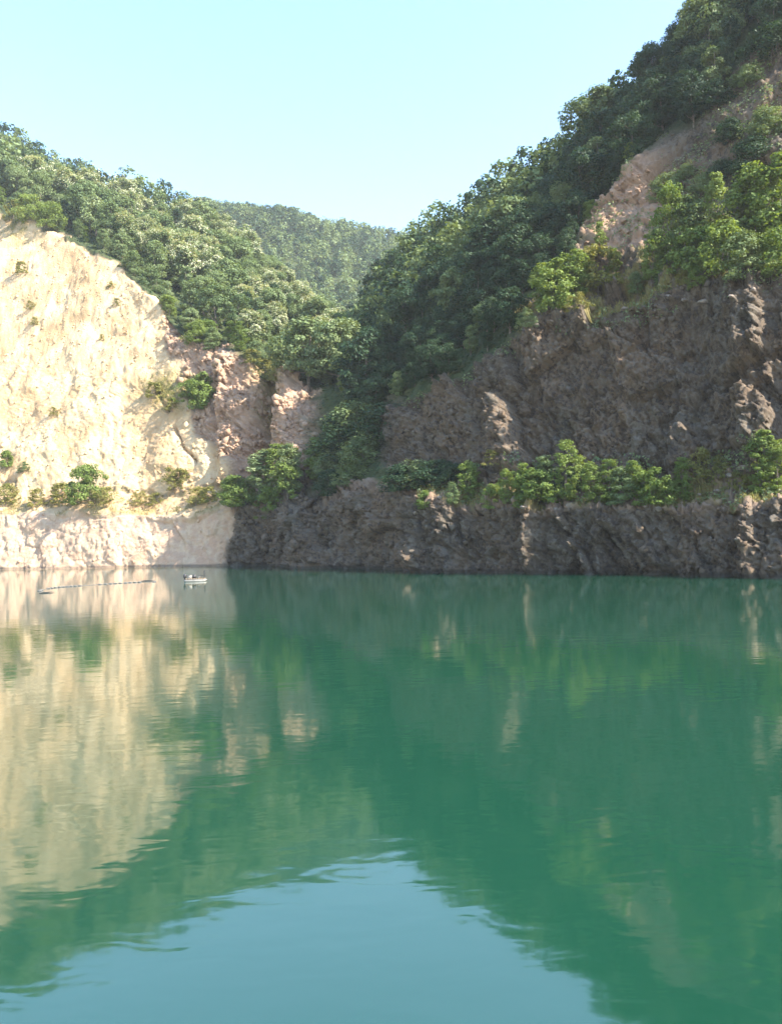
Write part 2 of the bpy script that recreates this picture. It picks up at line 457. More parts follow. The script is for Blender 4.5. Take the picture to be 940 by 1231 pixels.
# ------------------------------------------------------------------ far ridge
FR = {100: [(420, 270), (342, 350), (257, 430), (237, 470)], 270: [(430, 270), (357, 350), (270, 430), (252, 470)],
      330: [(440, 270), (362, 350), (274, 430), (257, 470)], 420: [(440, 265), (382, 340), (299, 425), (282, 470)],
      490: [(440, 262), (392, 335), (314, 425), (297, 470)], 600: [(450, 260), (412, 335), (342, 425), (327, 470)],
      900: [(480, 260), (442, 335), (392, 425), (372, 470)]}
fpx = np.arange(100, 900, 6.0); fk = np.array(sorted(FR)); fa = np.array([FR[k] for k in fk], float)
FW = np.stack([P(fpx, np.interp(fpx, fk, fa[:, r, 0]), 1.35 * np.interp(fpx, fk, fa[:, r, 1])) for r in range(4)], 1)
ff = np.linspace(0, 3, 91); fi = np.minimum(ff.astype(int), 2); fr = (ff - fi)[None, :, None]
FG = FW[:, fi] * (1 - fr) + FW[:, fi + 1] * fr
FG[..., 2] += 5 * fbm(FG.reshape(-1, 3) / 45, 3, 77).reshape(FG.shape[:2])
idx = np.arange(FG.shape[0] * FG.shape[1]).reshape(FG.shape[:2])
fq = np.stack([idx[:-1, :-1], idx[1:, :-1], idx[1:, 1:], idx[:-1, 1:]], -1).reshape(-1, 4)
me = np_mesh('far_ridge', FG.reshape(-1, 3), fq, M_TERR)
fattr(me, 'floor', np.ones(FG.shape[0] * FG.shape[1]), 'POINT')
tag(link('far_ridge', me), kind='structure')

# ground to the horizon, under and behind everything
gv, gf = [], []
gr = [0, 60, 300, 800, 1500]
for i, r in enumerate(gr):
    for a in range(48):
        an = a / 48 * 2 * math.pi
        gv.append((r * math.cos(an), 100 + r * math.sin(an), -4.0 if r < 400 else -6.0))
for i in range(len(gr) - 1):
    for a in range(48):
        b = (a + 1) % 48
        gf.append((i * 48 + a, (i + 1) * 48 + a, (i + 1) * 48 + b, i * 48 + b))
me = py_mesh('ground', gv, gf, M_TERR)
fattr(me, 'floor', np.ones(len(gv)), 'POINT')
tag(link('ground', me), kind='structure')
# near shore, under and behind the viewer
sx = np.linspace(-160, 160, 161); sy = np.array([6.5, 5, 3.2, 1.5, 0, -3, -10, -30, -80, -200.])
sz = np.array([-3.5, -.4, 1.6, 2.9, 3.35, 3.5, 4.2, 7, 13, 20.])
SX, SY = np.meshgrid(sx, sy, indexing='ij'); SZ = np.repeat(sz[None], len(sx), 0)
SH = np.stack([SX, SY + .8 * np.sin(SX * .3), SZ], -1)
SH[..., 2] += .25 * fbm(SH.reshape(-1, 3) / 2.0, 3, 3).reshape(SX.shape)
idx = np.arange(SX.size).reshape(SX.shape)
me = np_mesh('near_shore', SH.reshape(-1, 3), np.stack([idx[:-1, :-1], idx[:-1, 1:], idx[1:, 1:], idx[1:, :-1]], -1).reshape(-1, 4), M_TERR)
fattr(me, 'soil', np.full(SX.size, .7), 'POINT')
tag(link('near_shore', me), kind='structure')

# ------------------------------------------------------------------ water
wx = np.linspace(-420, 200, 311); wy = np.linspace(-5, 230, 236)
WX, WY = np.meshgrid(wx, wy, indexing='ij')
wv = np.stack([WX, WY, np.zeros_like(WX)], -1)
idx = np.arange(WX.size).reshape(WX.shape)
me = np_mesh('lake_water', wv.reshape(-1, 3), np.stack([idx[:-1, :-1], idx[1:, :-1], idx[1:, 1:], idx[:-1, 1:]], -1).reshape(-1, 4), M_WATER, True)
wpx, _ = project(np.stack([WX, np.maximum(WY, 1), WX * 0], -1))
shore = np.interp(wpx, upx, W[:, 0, 1])
fattr(me, 'shallow_reflection', ((1 - sstep(0, 14, shore - WY)) * (1 - sstep(240, 300, wpx)) * sstep(-3, 3, WY)).ravel(), 'POINT')
tag(link('lake_water', me), kind='structure')

# ------------------------------------------------------------------ trees: prototypes
def tube(pts, rad, seg=6):
    """tapered tube along a polyline -> verts, quads"""
    pts = np.asarray(pts, float); vs = []
    for i, p in enumerate(pts):
        d = pts[min(i + 1, len(pts) - 1)] - pts[max(i - 1, 0)]; d /= np.linalg.norm(d) + 1e-9
        a = np.cross(d, [0.31, .95, 0.05]); a /= np.linalg.norm(a) + 1e-9; b = np.cross(d, a)
        for k in range(seg):
            t = 2 * math.pi * k / seg
            vs.append(p + rad[i] * (a * math.cos(t) + b * math.sin(t)))
    fs = [(i * seg + k, i * seg + (k + 1) % seg, (i + 1) * seg + (k + 1) % seg, (i + 1) * seg + k)
          for i in range(len(pts) - 1) for k in range(seg)]
    return np.array(vs), np.array(fs)
def join(parts):
    V, Q, o = [], [], 0
    for v, f in parts:
        V.append(v); Q.append(f + o); o += len(v)
    return np.concatenate(V), np.concatenate(Q)

def leaf_quads(r, cen, nrm, size):
    n = len(cen)
    nrm = nrm / (np.linalg.norm(nrm, axis=1, keepdims=True) + 1e-9)
    a = np.cross(nrm, r.normal(size=(n, 3))); a /= np.linalg.norm(a, axis=1, keepdims=True) + 1e-9
    b = np.cross(nrm, a)
    s = size * r.uniform(.55, 1.35, (n, 1)); asp = r.uniform(.5, .85, (n, 1))
    # pointed leaf-spray: kite
    v = np.stack([cen - a * s, cen + b * s * asp - a * s * .1, cen + a * s, cen - b * s * asp - a * s * .1], 1)
    return v.reshape(-1, 3), np.arange(4 * n).reshape(n, 4)

def make_crown(seed, H, R, base, n_cl, per, leaf, rc=(.22, .36), shape='round', up=.35):
    """clumps of leaf sprays spread through the crown's volume"""
    r = np.random.default_rng(seed)
    cs = []
    ph = r.uniform(0, 6.28, 3)
    while len(cs) < n_cl:
        z = r.uniform(0, 1); an = r.uniform(0, 6.28)
        if shape == 'round': env = math.sqrt(max(0, 1 - (2 * z - .9) ** 2 / 1.25)) * (.85 + .22 * math.sin(2 * an + ph[0]) + .12 * math.sin(3 * an + ph[1] + 4 * z))
        elif shape == 'cone': env = (1 - z) ** .75 * .95 + .10
        elif shape == 'bush': env = math.sqrt(max(0, 1 - z ** 2 * .95)) * (.8 + .3 * math.sin(2 * an + ph[0]) + .15 * math.sin(5 * an + ph[2]))
        else: env = (.75 * math.sin(math.pi * min(1, .12 + z * .85)) + .2) * (.85 + .2 * math.sin(2 * an + ph[0] + 5 * z))
        rad = R * env * math.sqrt(r.uniform(.12, 1.0))
        cs.append((rad * math.cos(an), rad * math.sin(an), base + (H - base) * z))
    cs = np.array(cs)
    V, NN, TN, C = [], [], [], []
    mid = np.array([0, 0, base + (H - base) * .4])
    for c in cs:
        rr = R * r.uniform(*rc)
        m = int(per * r.uniform(.6, 1.3))
        d = r.normal(size=(m, 3)); d[:, 2] += .25; d /= np.linalg.norm(d, axis=1, keepdims=True)
        k = rr * r.uniform(.25, 1.0, (m, 1)) ** .55
        pos = c + d * k * np.array([1.15, 1.15, .8]) + r.normal(size=(m, 3)) * rr * .08
        o = c - mid; o = o / (np.linalg.norm(o) + 1e-6)
        nn = d * .9 + o * .35 + np.array([0, 0, up]) + r.normal(size=(m, 3)) * .55
        V.append(pos); NN.append(nn); TN.append(np.clip(.62 * r.uniform() + .38 * r.uniform(size=m), 0, 1))
    V = np.concatenate(V); NN = np.concatenate(NN); TN = np.concatenate(TN)
    V[:, 2] = np.maximum(V[:, 2], .05)
    v, f = leaf_quads(r, V, NN, leaf)
    return v, f, TN, cs

def make_trunk(seed, H, base, cs, r0, stems=1, limbs=9, seg=6):
    r = np.random.default_rng(seed + 500)
    parts = []
    for s in range(stems):
        off = np.array([r.uniform(-.3, .3), r.uniform(-.3, .3), 0]) * (stems > 1)
        lean = r.uniform(-.10, .10, 2) * H * (1.6 if stems > 1 else 1)
        hs = np.linspace(-.5, H * (.86 if stems == 1 else r.uniform(.55, .85)), 7)
        pts = np.array([[off[0] + lean[0] * max(0, h / H) ** 1.3 + r.normal() * .04, off[1] + lean[1] * max(0, h / H) ** 1.3 + r.normal() * .04, h] for h in hs])
        parts.append(tube(pts, r0 / math.sqrt(stems) * np.linspace(1, .18, 7), seg))
        for c in cs[r.permutation(len(cs))[:limbs // stems]]:
            h0 = min(max(base * .8, c[2] - r.uniform(.15, .35) * H), H * .8)
            k = np.interp(h0, hs, np.arange(7)); i = int(min(k, 5)); p0 = pts[i] * (1 - (k - i)) + pts[i + 1] * (k - i)
            mm = (p0 + c) / 2 + np.array([0, 0, -.04 * H])
            parts.append(tube([p0, mm, c], np.array([.4, .26, .08]) * r0 * (1 - .6 * h0 / H), 5))
    return join(parts)

PROTO = {}
def proto(kind, n, mats, H, R, base, n_cl, per, leaf, r0, shape='round', rc=(.22, .36), stems=1, blossom=False, up=.35):
    L = []
    for i in range(n):
        sd = abs(hash(kind)) % 1 + sum(map(ord, kind)) * 7 + i * 31
        h = H * (1 + .14 * math.sin(i * 2.1)); rr = R * (1 + .12 * math.cos(i * 1.7))
        v, f, tn, cs = make_crown(sd, h, rr, base * h, n_cl, per, leaf, rc, shape, up)
        cm = np_mesh('crown', v, f, mats[i % len(mats)]); fattr(cm, 'tone', tn)
        tv, tf = make_trunk(sd, h, base * h, cs, r0, stems)
        tm = np_mesh('trunk', tv, tf, M_BARK, True)
        bm_ = None
        if blossom:
            r = np.random.default_rng(sd + 9)
            cen = v.reshape(-1, 4, 3).mean(1)
            outw = np.linalg.norm(cen[:, :2], axis=1) / rr + (cen[:, 2] - base * h) / (h * (1 - base)) * 1.2
            pick = np.where(outw > np.quantile(outw, .50))[0]
            pick = pick[r.permutation(len(pick))[:int(len(pick) * .8)]]
            d = cen[pick] - np.array([0, 0, h * .45]); d /= np.linalg.norm(d, axis=1, keepdims=True)
            c2 = cen[pick] + d * .22 + r.normal(size=d.shape) * .08
            bv, bf = leaf_quads(r, c2, d + r.normal(size=d.shape) * .5 + [0, 0, .6], leaf * .72)
            bm_ = np_mesh('blossom', bv, bf, M_BLOSSOM); fattr(bm_, 'tone', r.uniform(size=len(bf)))
        L.append((h, cm, tm, bm_, v, f, tn))
    PROTO[kind] = L
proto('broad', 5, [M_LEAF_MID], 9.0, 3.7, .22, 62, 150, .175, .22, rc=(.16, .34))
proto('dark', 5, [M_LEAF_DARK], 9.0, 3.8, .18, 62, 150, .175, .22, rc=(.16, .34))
proto('slim', 4, [M_LEAF_MID, M_LEAF_DARK], 9.5, 2.5, .18, 52, 130, .16, .17, 'slim', (.2, .42))
proto('chestnut', 4, [M_LEAF_MID], 9.0, 3.7, .20, 62, 130, .18, .22, rc=(.16, .34), blossom=True)
proto('young', 6, [M_LEAF_LIGHT, M_LEAF_LIGHT, M_LEAF_MID], 5.0, 1.25, .08, 90, 80, .075, .07, 'slim', (.14, .34), 3)
proto('bush', 6, [M_LEAF_LIGHT, M_LEAF_MID, M_LEAF_LIGHT], 3.0, 1.5, .04, 70, 85, .07, .05, 'bush', (.12, .30), 5)
proto('drybush', 4, [M_LEAF_YELLOW], 2.2, 1.3, .03, 55, 50, .06, .04, 'bush', (.10, .26), 5)
proto('darkbush', 3, [M_LEAF_DARK, M_LEAF_MID], 3.0, 1.8, .04, 70, 90, .08, .06, 'bush', (.14, .34), 4)
proto('sapling', 3, [M_LEAF_LIGHT, M_LEAF_MID], 4.0, 1.0, .2, 40, 55, .075, .05, 'cone', (.2, .42), 1)
proto('mass', 5, [M_LEAF_DARK], 9.0, 3.7, .15, 44, 11, .42, .22, rc=(.18, .36))
proto('farmass', 5, [M_LEAF_DARK], 9.0, 3.7, .10, 34, 8, .52, .22, rc=(.2, .36))

def place(kind, i, loc, height, name, label, group=None, cat='tree', wide=1.0):
    L = PROTO[kind]; h, cm, tm, bl = L[i % len(L)][:4]
    s = height / h
    e = bpy.data.objects.new(name, None); COL.objects.link(e)
    e.empty_display_size = .3
    e.location = loc
    e.rotation_euler = (random.uniform(-.05, .05), random.uniform(-.05, .05), random.uniform(0, 6.28))
    e.scale = (s * wide * random.uniform(.92, 1.1), s * wide * random.uniform(.92, 1.1), s)
    tag(e, label, cat, group)
    link('trunk', tm, e)
    c = link('crown', cm, e)
    if bl: link('blossom', bl, c)
    return e

def on_terrain(px, py):
    j = int(np.argmin(np.abs(upx - px)))
    vis = slice(5, NV - 14)
    k = int(np.argmin(np.abs(TPY[j, vis] - py))) + 5
    return Vector(TER[j, k]), j, k

# ------------------------------------------------------------------ the woods
def scatter(mask, spacing, seed, limit=4000, tries=30000, used=None):
    r = np.random.default_rng(seed)
    area = np.linalg.norm(np.cross(TER[1:, :-1] - TER[:-1, :-1], TER[:-1, 1:] - TER[:-1, :-1]), axis=2) * mask[:-1, :-1]
    pr = area.ravel() / area.sum()
    ch = r.choice(len(pr), tries, p=pr)
    cell = {} if used is None else used
    res = []
    for c in ch:
        j, k = divmod(int(c), NV - 1); p = TER[j, k]
        key = (int(p[0] // spacing), int(p[1] // spacing), int(p[2] // spacing)); ok = True
        for a in (-1, 0, 1):
            for b in (-1, 0, 1):
                for d in (-1, 0, 1):
                    for o in cell.get((key[0] + a, key[1] + b, key[2] + d), ()):
                        if (o[0] - p[0]) ** 2 + (o[1] - p[1]) ** 2 + (o[2] - p[2]) ** 2 < spacing ** 2: ok = False; break
                    if not ok: break
                if not ok: break
            if not ok: break
        if ok:
            cell.setdefault(key, []).append(p); res.append((j, k, p))
            if len(res) >= limit: break
    return res
pxm = (TPX > -45) & (TPX < 985) & (TPY > -60)
left_wood = ((Tg > 5.03) & (Tg < 7.35) & (PXg < 425)).astype(float) * pxm * (is_grass < .5)
right_wood = ((is_floor > .6) & (PXg >= 425) & (Tg > 4.25) & (Tg < 7.3)).astype(float) * pxm

LEFT = scatter(left_wood, 6.3, 3)
RIGHT = scatter(right_wood, 3.9, 4)
print('left wood', len(LEFT), 'right wood', len(RIGHT))
cand = []
for j, k, p in LEFT: cand.append(('L', j, k, p))
for j, k, p in RIGHT: cand.append(('R', j, k, p))
cand.sort(key=lambda c: c[3][1])
NL = NR = 0
wood = []
stuffL, stuffR = [], []
for side, j, k, p in cand:
    px, t = upx[j], vt[k]
    x, y = TPX[j, k], TPY[j, k]
    loc = Vector(p) - Vector((0, 0, .3))
    i = random.randrange(100); fc = fac(px)
    if side == 'L':
        edge = t < 5.22
        fl = random.random() < (.42 if (t > 5.5 and x > 90) else .16) and not edge
        hgt = (random.uniform(3.5, 6.0) if edge else random.choice([random.uniform(5.5, 9), random.uniform(7.5, 11)])) * fc
        if NL < 200:
            NL += 1
            if edge and random.random() < .7:
                wood.append((place(random.choice(['young', 'bush', 'young']), i, loc, hgt * .9, 'young_tree', None, 'young trees at the edge of the sunlit wood', wide=1.3), 'young light-green tree', 'L', x, t))
            elif fl:
                wood.append((place('chestnut', i, loc, hgt, 'flowering_tree', None, 'blossoming trees in the sunlit wood'), 'cream-blossomed tree', 'L', x, t))
            else:
                wood.append((place(random.choice(['broad', 'broad', 'slim']), i, loc, hgt, 'broadleaf_tree', None, 'green trees in the sunlit wood'), 'green tree', 'L', x, t))
        else: stuffL.append((loc, hgt, fl))
    else:
        hgt = (random.choice([random.uniform(5.5, 9), random.uniform(7.5, 11)]) if t > 5.3 else random.uniform(4.0, 7.0)) * fc
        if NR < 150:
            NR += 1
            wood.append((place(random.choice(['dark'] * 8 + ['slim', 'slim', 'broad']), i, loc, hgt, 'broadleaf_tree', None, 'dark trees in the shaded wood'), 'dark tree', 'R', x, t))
        else: stuffR.append((loc, hgt, False))

ORD = ('first second third fourth fifth sixth seventh eighth ninth tenth eleventh twelfth thirteenth fourteenth fifteenth sixteenth '
       'seventeenth eighteenth nineteenth twentieth').split() + [w + '-' + u for w in ('twenty', 'thirty') for u in
       'first second third fourth fifth sixth seventh eighth ninth'.split()]
patch = {}
for o, what, side, x, t in wood:
    if side == 'L':
        lev = 'edging' if t < 5.22 else 'low in' if t < 5.75 else 'midway up' if t < 6.4 else 'high in'
        bnd = 'by the left border' if x < 90 else "above the bare slope's top" if x < 175 else "above the bare slope's shoulder" if x < 255 else 'above the reddish rocks'
        txt = '%s %s the left wood, %s' % (what, lev, bnd)
    else:
        lev = 'low in' if t < 5.3 else 'midway up' if t < 6.1 else 'high in'
        bnd = 'over the gully' if x < 500 else 'left of the silvery tree' if x < 575 else 'beside the silvery tree' if x < 660 else 'left of the rock spur' if x < 760 else 'above the rock spur' if x < 850 else 'near the right border'
        txt = '%s %s the right wood, %s' % (what, lev, bnd)
    patch.setdefault(txt, []).append((x, o))
for txt, lst in patch.items():
    for n, (x, o) in enumerate(sorted(lst, key=lambda q: q[0])): o['label'] = txt + ', %s from left' % ORD[min(n, 37)]

def joined(name, items, label, src='mass', seed=1, frac=1.0, leafscale=1.0):
    """many small far trees as one mass"""
    r = np.random.default_rng(seed)
    sets = {}
    for loc, hgt, fl in items:
        kind = 'dark' if r.random() < .55 else 'broad'
        L = PROTO[src]; h, cm, tm, bl, v, f, tn = L[int(r.integers(len(L)))]
        q4 = v.reshape(-1, 4, 3)
        sel = r.permutation(len(q4))[:int(len(q4) * frac)]
        q = q4[sel]; c = q.mean(1, keepdims=True); q = c + (q - c) * leafscale
        a = r.uniform(0, 6.28); s = hgt / h
        rot = np.array([[math.cos(a), -math.sin(a), 0], [math.sin(a), math.cos(a), 0], [0, 0, 1]])
        w = (q.reshape(-1, 3) * s) @ rot.T + np.array(loc)
        key = M_LEAF_DARK if kind == 'dark' else M_LEAF_MID
        sets.setdefault(key.name, [key, [], []])
        sets[key.name][1].append(w); sets[key.name][2].append(np.clip(tn[sel] * .6 + r.uniform(0, .45), 0, 1))
        if fl:
            top = np.where(q.mean(1)[:, 2] > h * .45)[0]; top = top[r.permutation(len(top))[:int(len(top) * .45)]]
            c2 = q[top]; cc = c2.mean(1, keepdims=True); c2 = cc + (c2 - cc) * .7 + np.array([0, 0, .25])
            sets.setdefault('blossom', [M_BLOSSOM, [], []])
            sets['blossom'][1].append((c2.reshape(-1, 3) * s) @ rot.T + np.array(loc)); sets['blossom'][2].append(r.uniform(size=len(top)))
    V = []; TN = []; MI = []; mats = []
    for n_, (m, vs, ts) in sets.items():
        vv = np.concatenate(vs); V.append(vv); TN.append(np.concatenate(ts)); MI.append(np.full(len(vv) // 4, len(mats))); mats.append(m)
    V = np.concatenate(V)
    me = np_mesh(name, V, np.arange(len(V)).reshape(-1, 4))
    for m in mats: me.materials.append(m)
    me.polygons.foreach_set('material_index', np.concatenate(MI).astype(np.int32))
    fattr(me, 'tone', np.concatenate(TN))
    o = link(name, me)
    tag(o, label, 'trees', kind='stuff')
    return o
if stuffL: joined('distant_trees', stuffL, 'upper sunlit wood of small trees along the crest of the left hill', seed=5)
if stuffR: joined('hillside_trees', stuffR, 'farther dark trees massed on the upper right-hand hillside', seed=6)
# far ridge wood
r = np.random.default_rng(21); far = []
fp, fy = project(FG)
for _ in range(3600):
    a, b = r.integers(0, FG.shape[0]), r.integers(6, FG.shape[1])
    if 225 < fp[a, b] < 560: far.append((Vector(FG[a, b]) - Vector((0, 0, .5)), r.uniform(7.5, 13), False))
joined('distant_wood', far, 'far-off wood covering the bluish ridge in the middle', 'farmass', seed=7)
print('stuff', len(stuffL), len(stuffR), len(far))

# ------------------------------------------------------------------ shrubs and young trees, one by one
def shrub(kind, px, py, hpx, label, group, wide=1.0, name='shrub', cat='shrub', sink=.25):
    p, j, k = on_terrain(px, py)
    h = hpx * p.y / F
    return place(kind, int(px * 7 + py) % 11, p - Vector((0, 0, sink)), h, name, label, group, cat, wide)
def row(items, text, group, name='shrub', cat='shrub'):
    for n, (kind, px, py, hpx, wide) in enumerate(sorted(items, key=lambda a: a[1])):
        shrub(kind, px, py, hpx, text % ORD[n], group, wide, name, cat)
row([('bush', 518, 609, 22, 1.1), ('bush', 545, 606, 26, 1.0), ('young', 562, 598, 50, 1.2), ('bush', 592, 606, 30, 1.0), ('young', 612, 606, 44, 1.2),
     ('young', 632, 606, 52, 1.3), ('bush', 645, 608, 46, 1.2), ('young', 655, 604, 60, 1.4), ('young', 682, 604, 76, 1.1), ('bush', 695, 606, 46, 1.1),
     ('young', 712, 604, 52, 1.2), ('young', 733, 604, 55, 1.3), ('bush', 748, 606, 44, 1.2), ('young', 764, 604, 52, 1.3), ('bush', 785, 604, 44, 1.2),
     ('young', 824, 602, 54, 1.2), ('bush', 806, 604, 28, 1.0), ('young', 915, 598, 82, 1.2), ('young', 938, 596, 70, 1.2)],
    'bright green young tree on the lower right ledge, %s from the left', 'young trees on the lower ledge', 'young_tree', 'young tree')
row([('darkbush', 482, 588, 30, 1.4), ('darkbush', 503, 586, 34, 1.5), ('darkbush', 528, 585, 32, 1.4), ('darkbush', 548, 584, 28, 1.3)],
    'dark bush in the left corner of the lower ledge, %s from left', 'dark bushes on the lower ledge')
row([('drybush', 850, 584, 46, 1.0), ('drybush', 872, 582, 34, 1.1), ('drybush', 890, 590, 26, 1.2), ('drybush', 605, 560, 20, 1.2)],
    'small yellowish bush on the lower right ledge, %s from the left', 'yellowish bushes on the lower ledge')
row([('young', 655, 376, 62, 1.4), ('bush', 672, 372, 60, 1.2), ('young', 690, 362, 66, 1.4), ('drybush', 712, 350, 56, 1.2), ('young', 735, 345, 50, 1.2),
     ('young', 782, 338, 62, 1.2), ('young', 806, 326, 112, .9), ('young', 828, 322, 88, 1.1), ('bush', 845, 330, 60, 1.2), ('young', 860, 312, 104, .9),
     ('bush', 878, 325, 62, 1.2), ('young', 893, 310, 92, 1.2), ('young', 918, 312, 120, 1.2), ('young', 938, 312, 132, 1.1), ('bush', 905, 332, 56, 1.3), ('bush', 930, 332, 58, 1.3)],
    'light green young tree on the upper right ledge, %s from the left', 'young trees on the upper ledge', 'young_tree', 'young tree')
row([('bush', 760, 352, 26, 1.2), ('bush', 795, 346, 24, 1.2), ('drybush', 820, 344, 22, 1.3), ('bush', 838, 344, 24, 1.2), ('drybush', 865, 342, 24, 1.3), ('drybush', 700, 372, 22, 1.2), ('bush', 640, 392, 24, 1.2)],
    'low bush on the very edge of the upper ledge, %s from the left', 'low bushes along the upper ledge')
row([('darkbush', 845, 235, 30, 1.2), ('darkbush', 870, 215, 26, 1.3), ('darkbush', 822, 215, 22, 1.2), ('darkbush', 895, 105, 30, 1.4), ('darkbush', 862, 128, 30, 1.4), ('darkbush', 925, 165, 40, 1.4), ('darkbush', 930, 70, 40, 1.5), ('darkbush', 880, 170, 26, 1.4), ('darkbush', 800, 240, 34, 1.2), ('darkbush', 905, 210, 44, 1.3)],
    'dark green bush on the bare upper rock slope, %s from left', 'dark bushes on the upper rock slope')
shrub('sapling', 824, 128, 44, 'lone bright sapling leaning out above the bare upper rocks at the wood edge', None, 1.3, 'sapling', 'sapling')
shrub('sapling', 770, 196, 28, 'small pointed green sapling on top of the reddish rock spur', None, 1.2, 'sapling', 'sapling')
shrub('bush', 716, 262, 24, 'small round pale green bush on the flank of the reddish rock spur', None, 1.0)
shrub('sapling', 722, 300, 36, 'slender pale sapling at the foot of the reddish rock spur', None, 1.0, 'sapling', 'sapling')
row([('bush', 282, 606, 34, 1.2), ('bush', 296, 606, 36, 1.2), ('young', 316, 606, 66, 1.3), ('bush', 328, 622, 38, 1.2), ('young', 338, 600, 66, 1.4), ('young', 356, 590, 60, 1.2), ('young', 376, 578, 52, 1.2), ('bush', 350, 600, 46, 1.3)],
    'bright green young tree in the gully below reddish rocks, %s from left', 'young trees in the gully mouth', 'young_tree', 'young tree')
row([('darkbush', 397, 572, 32, 1.4), ('darkbush', 415, 555, 42, 1.5), ('darkbush', 440, 560, 40, 1.5), ('darkbush', 408, 530, 36, 1.3), ('darkbush', 430, 525, 46, 1.5), ('darkbush', 455, 530, 44, 1.5), ('darkbush', 395, 595, 30, 1.4), ('darkbush', 425, 585, 32, 1.5)],
    'dark green bush on the shaded slope of the gully, %s from the left', 'dark bushes in the gully')
row([('drybush', 8, 608, 28, 1.2), ('drybush', 45, 608, 22, 1.2), ('drybush', 72, 606, 26, 1.3), ('bush', 110, 607, 50, .9), ('drybush', 92, 608, 26, 1.2), ('drybush', 128, 608, 24, 1.2), ('drybush', 166, 607, 20, 1.4), ('drybush', 186, 607, 16, 1.3), ('drybush', 236, 606, 22, 1.5), ('drybush', 254, 604, 20, 1.5)],
    'scrubby bush at the foot of the pale bare slope, %s from the left', 'bushes at the foot of the bare slope')
row([('bush', 8, 562, 22, 1.0), ('bush', 32, 567, 14, 1.1), ('drybush', 205, 582, 22, 1.1), ('drybush', 216, 588, 26, 1.1), ('bush', 240, 492, 44, 1.0), ('bush', 226, 484, 30, 1.1), ('drybush', 205, 494, 18, 1.4), ('drybush', 185, 478, 20, 1.5),
     ('drybush', 25, 330, 16, 1.2), ('drybush', 36, 372, 12, 1.0), ('drybush', 132, 346, 10, 1.2), ('drybush', 140, 368, 10, 1.0), ('drybush', 42, 392, 12, 1.0), ('drybush', 68, 500, 12, 1.2), ('drybush', 120, 410, 9, 1.0)],
    'small bush growing on the pale bare slope, %s from the left', 'bushes on the bare slope')
row([('bush', 38, 268, 34, 1.1), ('drybush', 20, 262, 22, 1.2), ('bush', 62, 276, 34, 1.1), ('bush', 236, 416, 30, 1.2), ('bush', 256, 420, 28, 1.3), ('drybush', 300, 436, 18, 1.5), ('drybush', 322, 446, 22, 1.5), ('drybush', 340, 456, 18, 1.4)],
    'yellow-green bush along the rim of the bare slope, %s from left', 'bushes on the rim of the bare slope')
big = [('chestnut', 300, 418, 44, 1.1, 'dark round tree with pale blossom at the rim above the reddish rocks'),
       ('broad', 372, 468, 84, 1.1, 'large sunlit round tree at the head of the gully'),
       ('broad', 408, 462, 76, 1.0, 'sunlit broad tree right of the large round tree at the gully head'),
       ('dark', 440, 480, 84, 1.0, 'half-lit tree with layered boughs over the dark gully'),
       ('slim', 585, 352, 90, 1.3, 'tall silvery pale tree standing out of the dark wooded hillside'),
       ('broad', 622, 312, 74, 1.1, 'light green sunlit tree behind the silvery pale tree'),
       ('chestnut', 195, 326, 52, 1.1, 'big pale-blossomed tree in the middle of the wood above the bare slope'),
       ('broad', 720, 182, 76, 1.1, 'pale sunlit tree on the skyline of the right hill'),
       ('broad', 850, 78, 90, 1.0, 'tall sunlit tree at the top of the right hill')]
for kind, px, py, hpx, wd, lab in big: shrub(kind, px, py, hpx, lab, None, wd, 'broadleaf_tree', 'tree', .4)

# ------------------------------------------------------------------ undergrowth and grass (nobody could count it)
def sprays(name, mask, n, mat, size, label, cat, lift=.5, seed=1, blades=False):
    r = np.random.default_rng(seed)
    area = np.linalg.norm(np.cross(TER[1:, :-1] - TER[:-1, :-1], TER[:-1, 1:] - TER[:-1, :-1]), axis=2) * (mask * pxm)[:-1, :-1]
    pr = area.ravel() / area.sum(); c = r.choice(len(pr), n, p=pr); j, k = c // (NV - 1), c % (NV - 1)
    p = TER[j, k] + r.normal(size=(n, 3)) * .12; clump = np.clip(fbm(p / 1.6, 2, seed) + .4, 0, 1.3)
    if blades:
        h = size * r.uniform(.5, 1.4, n) * (.4 + clump); a = r.uniform(0, 6.28, n); w = size * .22
        d = np.stack([np.cos(a), np.sin(a), a * 0], 1); b = r.normal(size=(n, 3)) * .3 * size; b[:, 2] = 0
        top = p + b + np.stack([a * 0, a * 0, h], 1)
        v = np.stack([p - d * w, p + d * w, top + d * w * .3, top - d * w * .3], 1).reshape(-1, 3); f = np.arange(4 * n).reshape(n, 4)
    else:
        p[:, 2] += lift * clump * r.uniform(0, 1.0, n)
        nn = NRM[j, k] * .6 + np.array([0, 0, .6]) + r.normal(size=(n, 3)) * .5
        v, f = leaf_quads(r, p, nn, size)
    me = np_mesh(name, v, f, mat); fattr(me, 'tone', np.clip(clump * .5 + r.uniform(0, .5, n), 0, 1))
    return tag(link(name, me), label, cat, kind='stuff')
low_wood = (is_floor > .5) * ((PXg > 372) | (Tg > 5)) * (Tg < 7.2) * 1.0
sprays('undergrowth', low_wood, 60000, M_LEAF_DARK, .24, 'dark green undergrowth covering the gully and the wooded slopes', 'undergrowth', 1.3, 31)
sprays('ledge_grass', is_grass * (is_grass > .3), 36000, M_GRASS, .28, 'dry yellowish grass on the ledges and slopes of the quarry', 'grass', 0, 32, True)
creep = ((is_floor < .5) & (PXg > 480) & (((Tg > 4.9) & (Tg < 6.2)) | ((Tg > 2.0) & (Tg < 3.15)) | ((Tg > 3.9) & (Tg < 4.2)))) * np.clip(gn * 2 + .35, 0, 1)
sprays('ledge_ground_cover', creep, 26000, M_LEAF_MID, .15, 'patchy green creepers and weeds on the ledges of the right cliff', 'weeds', .7, 33)

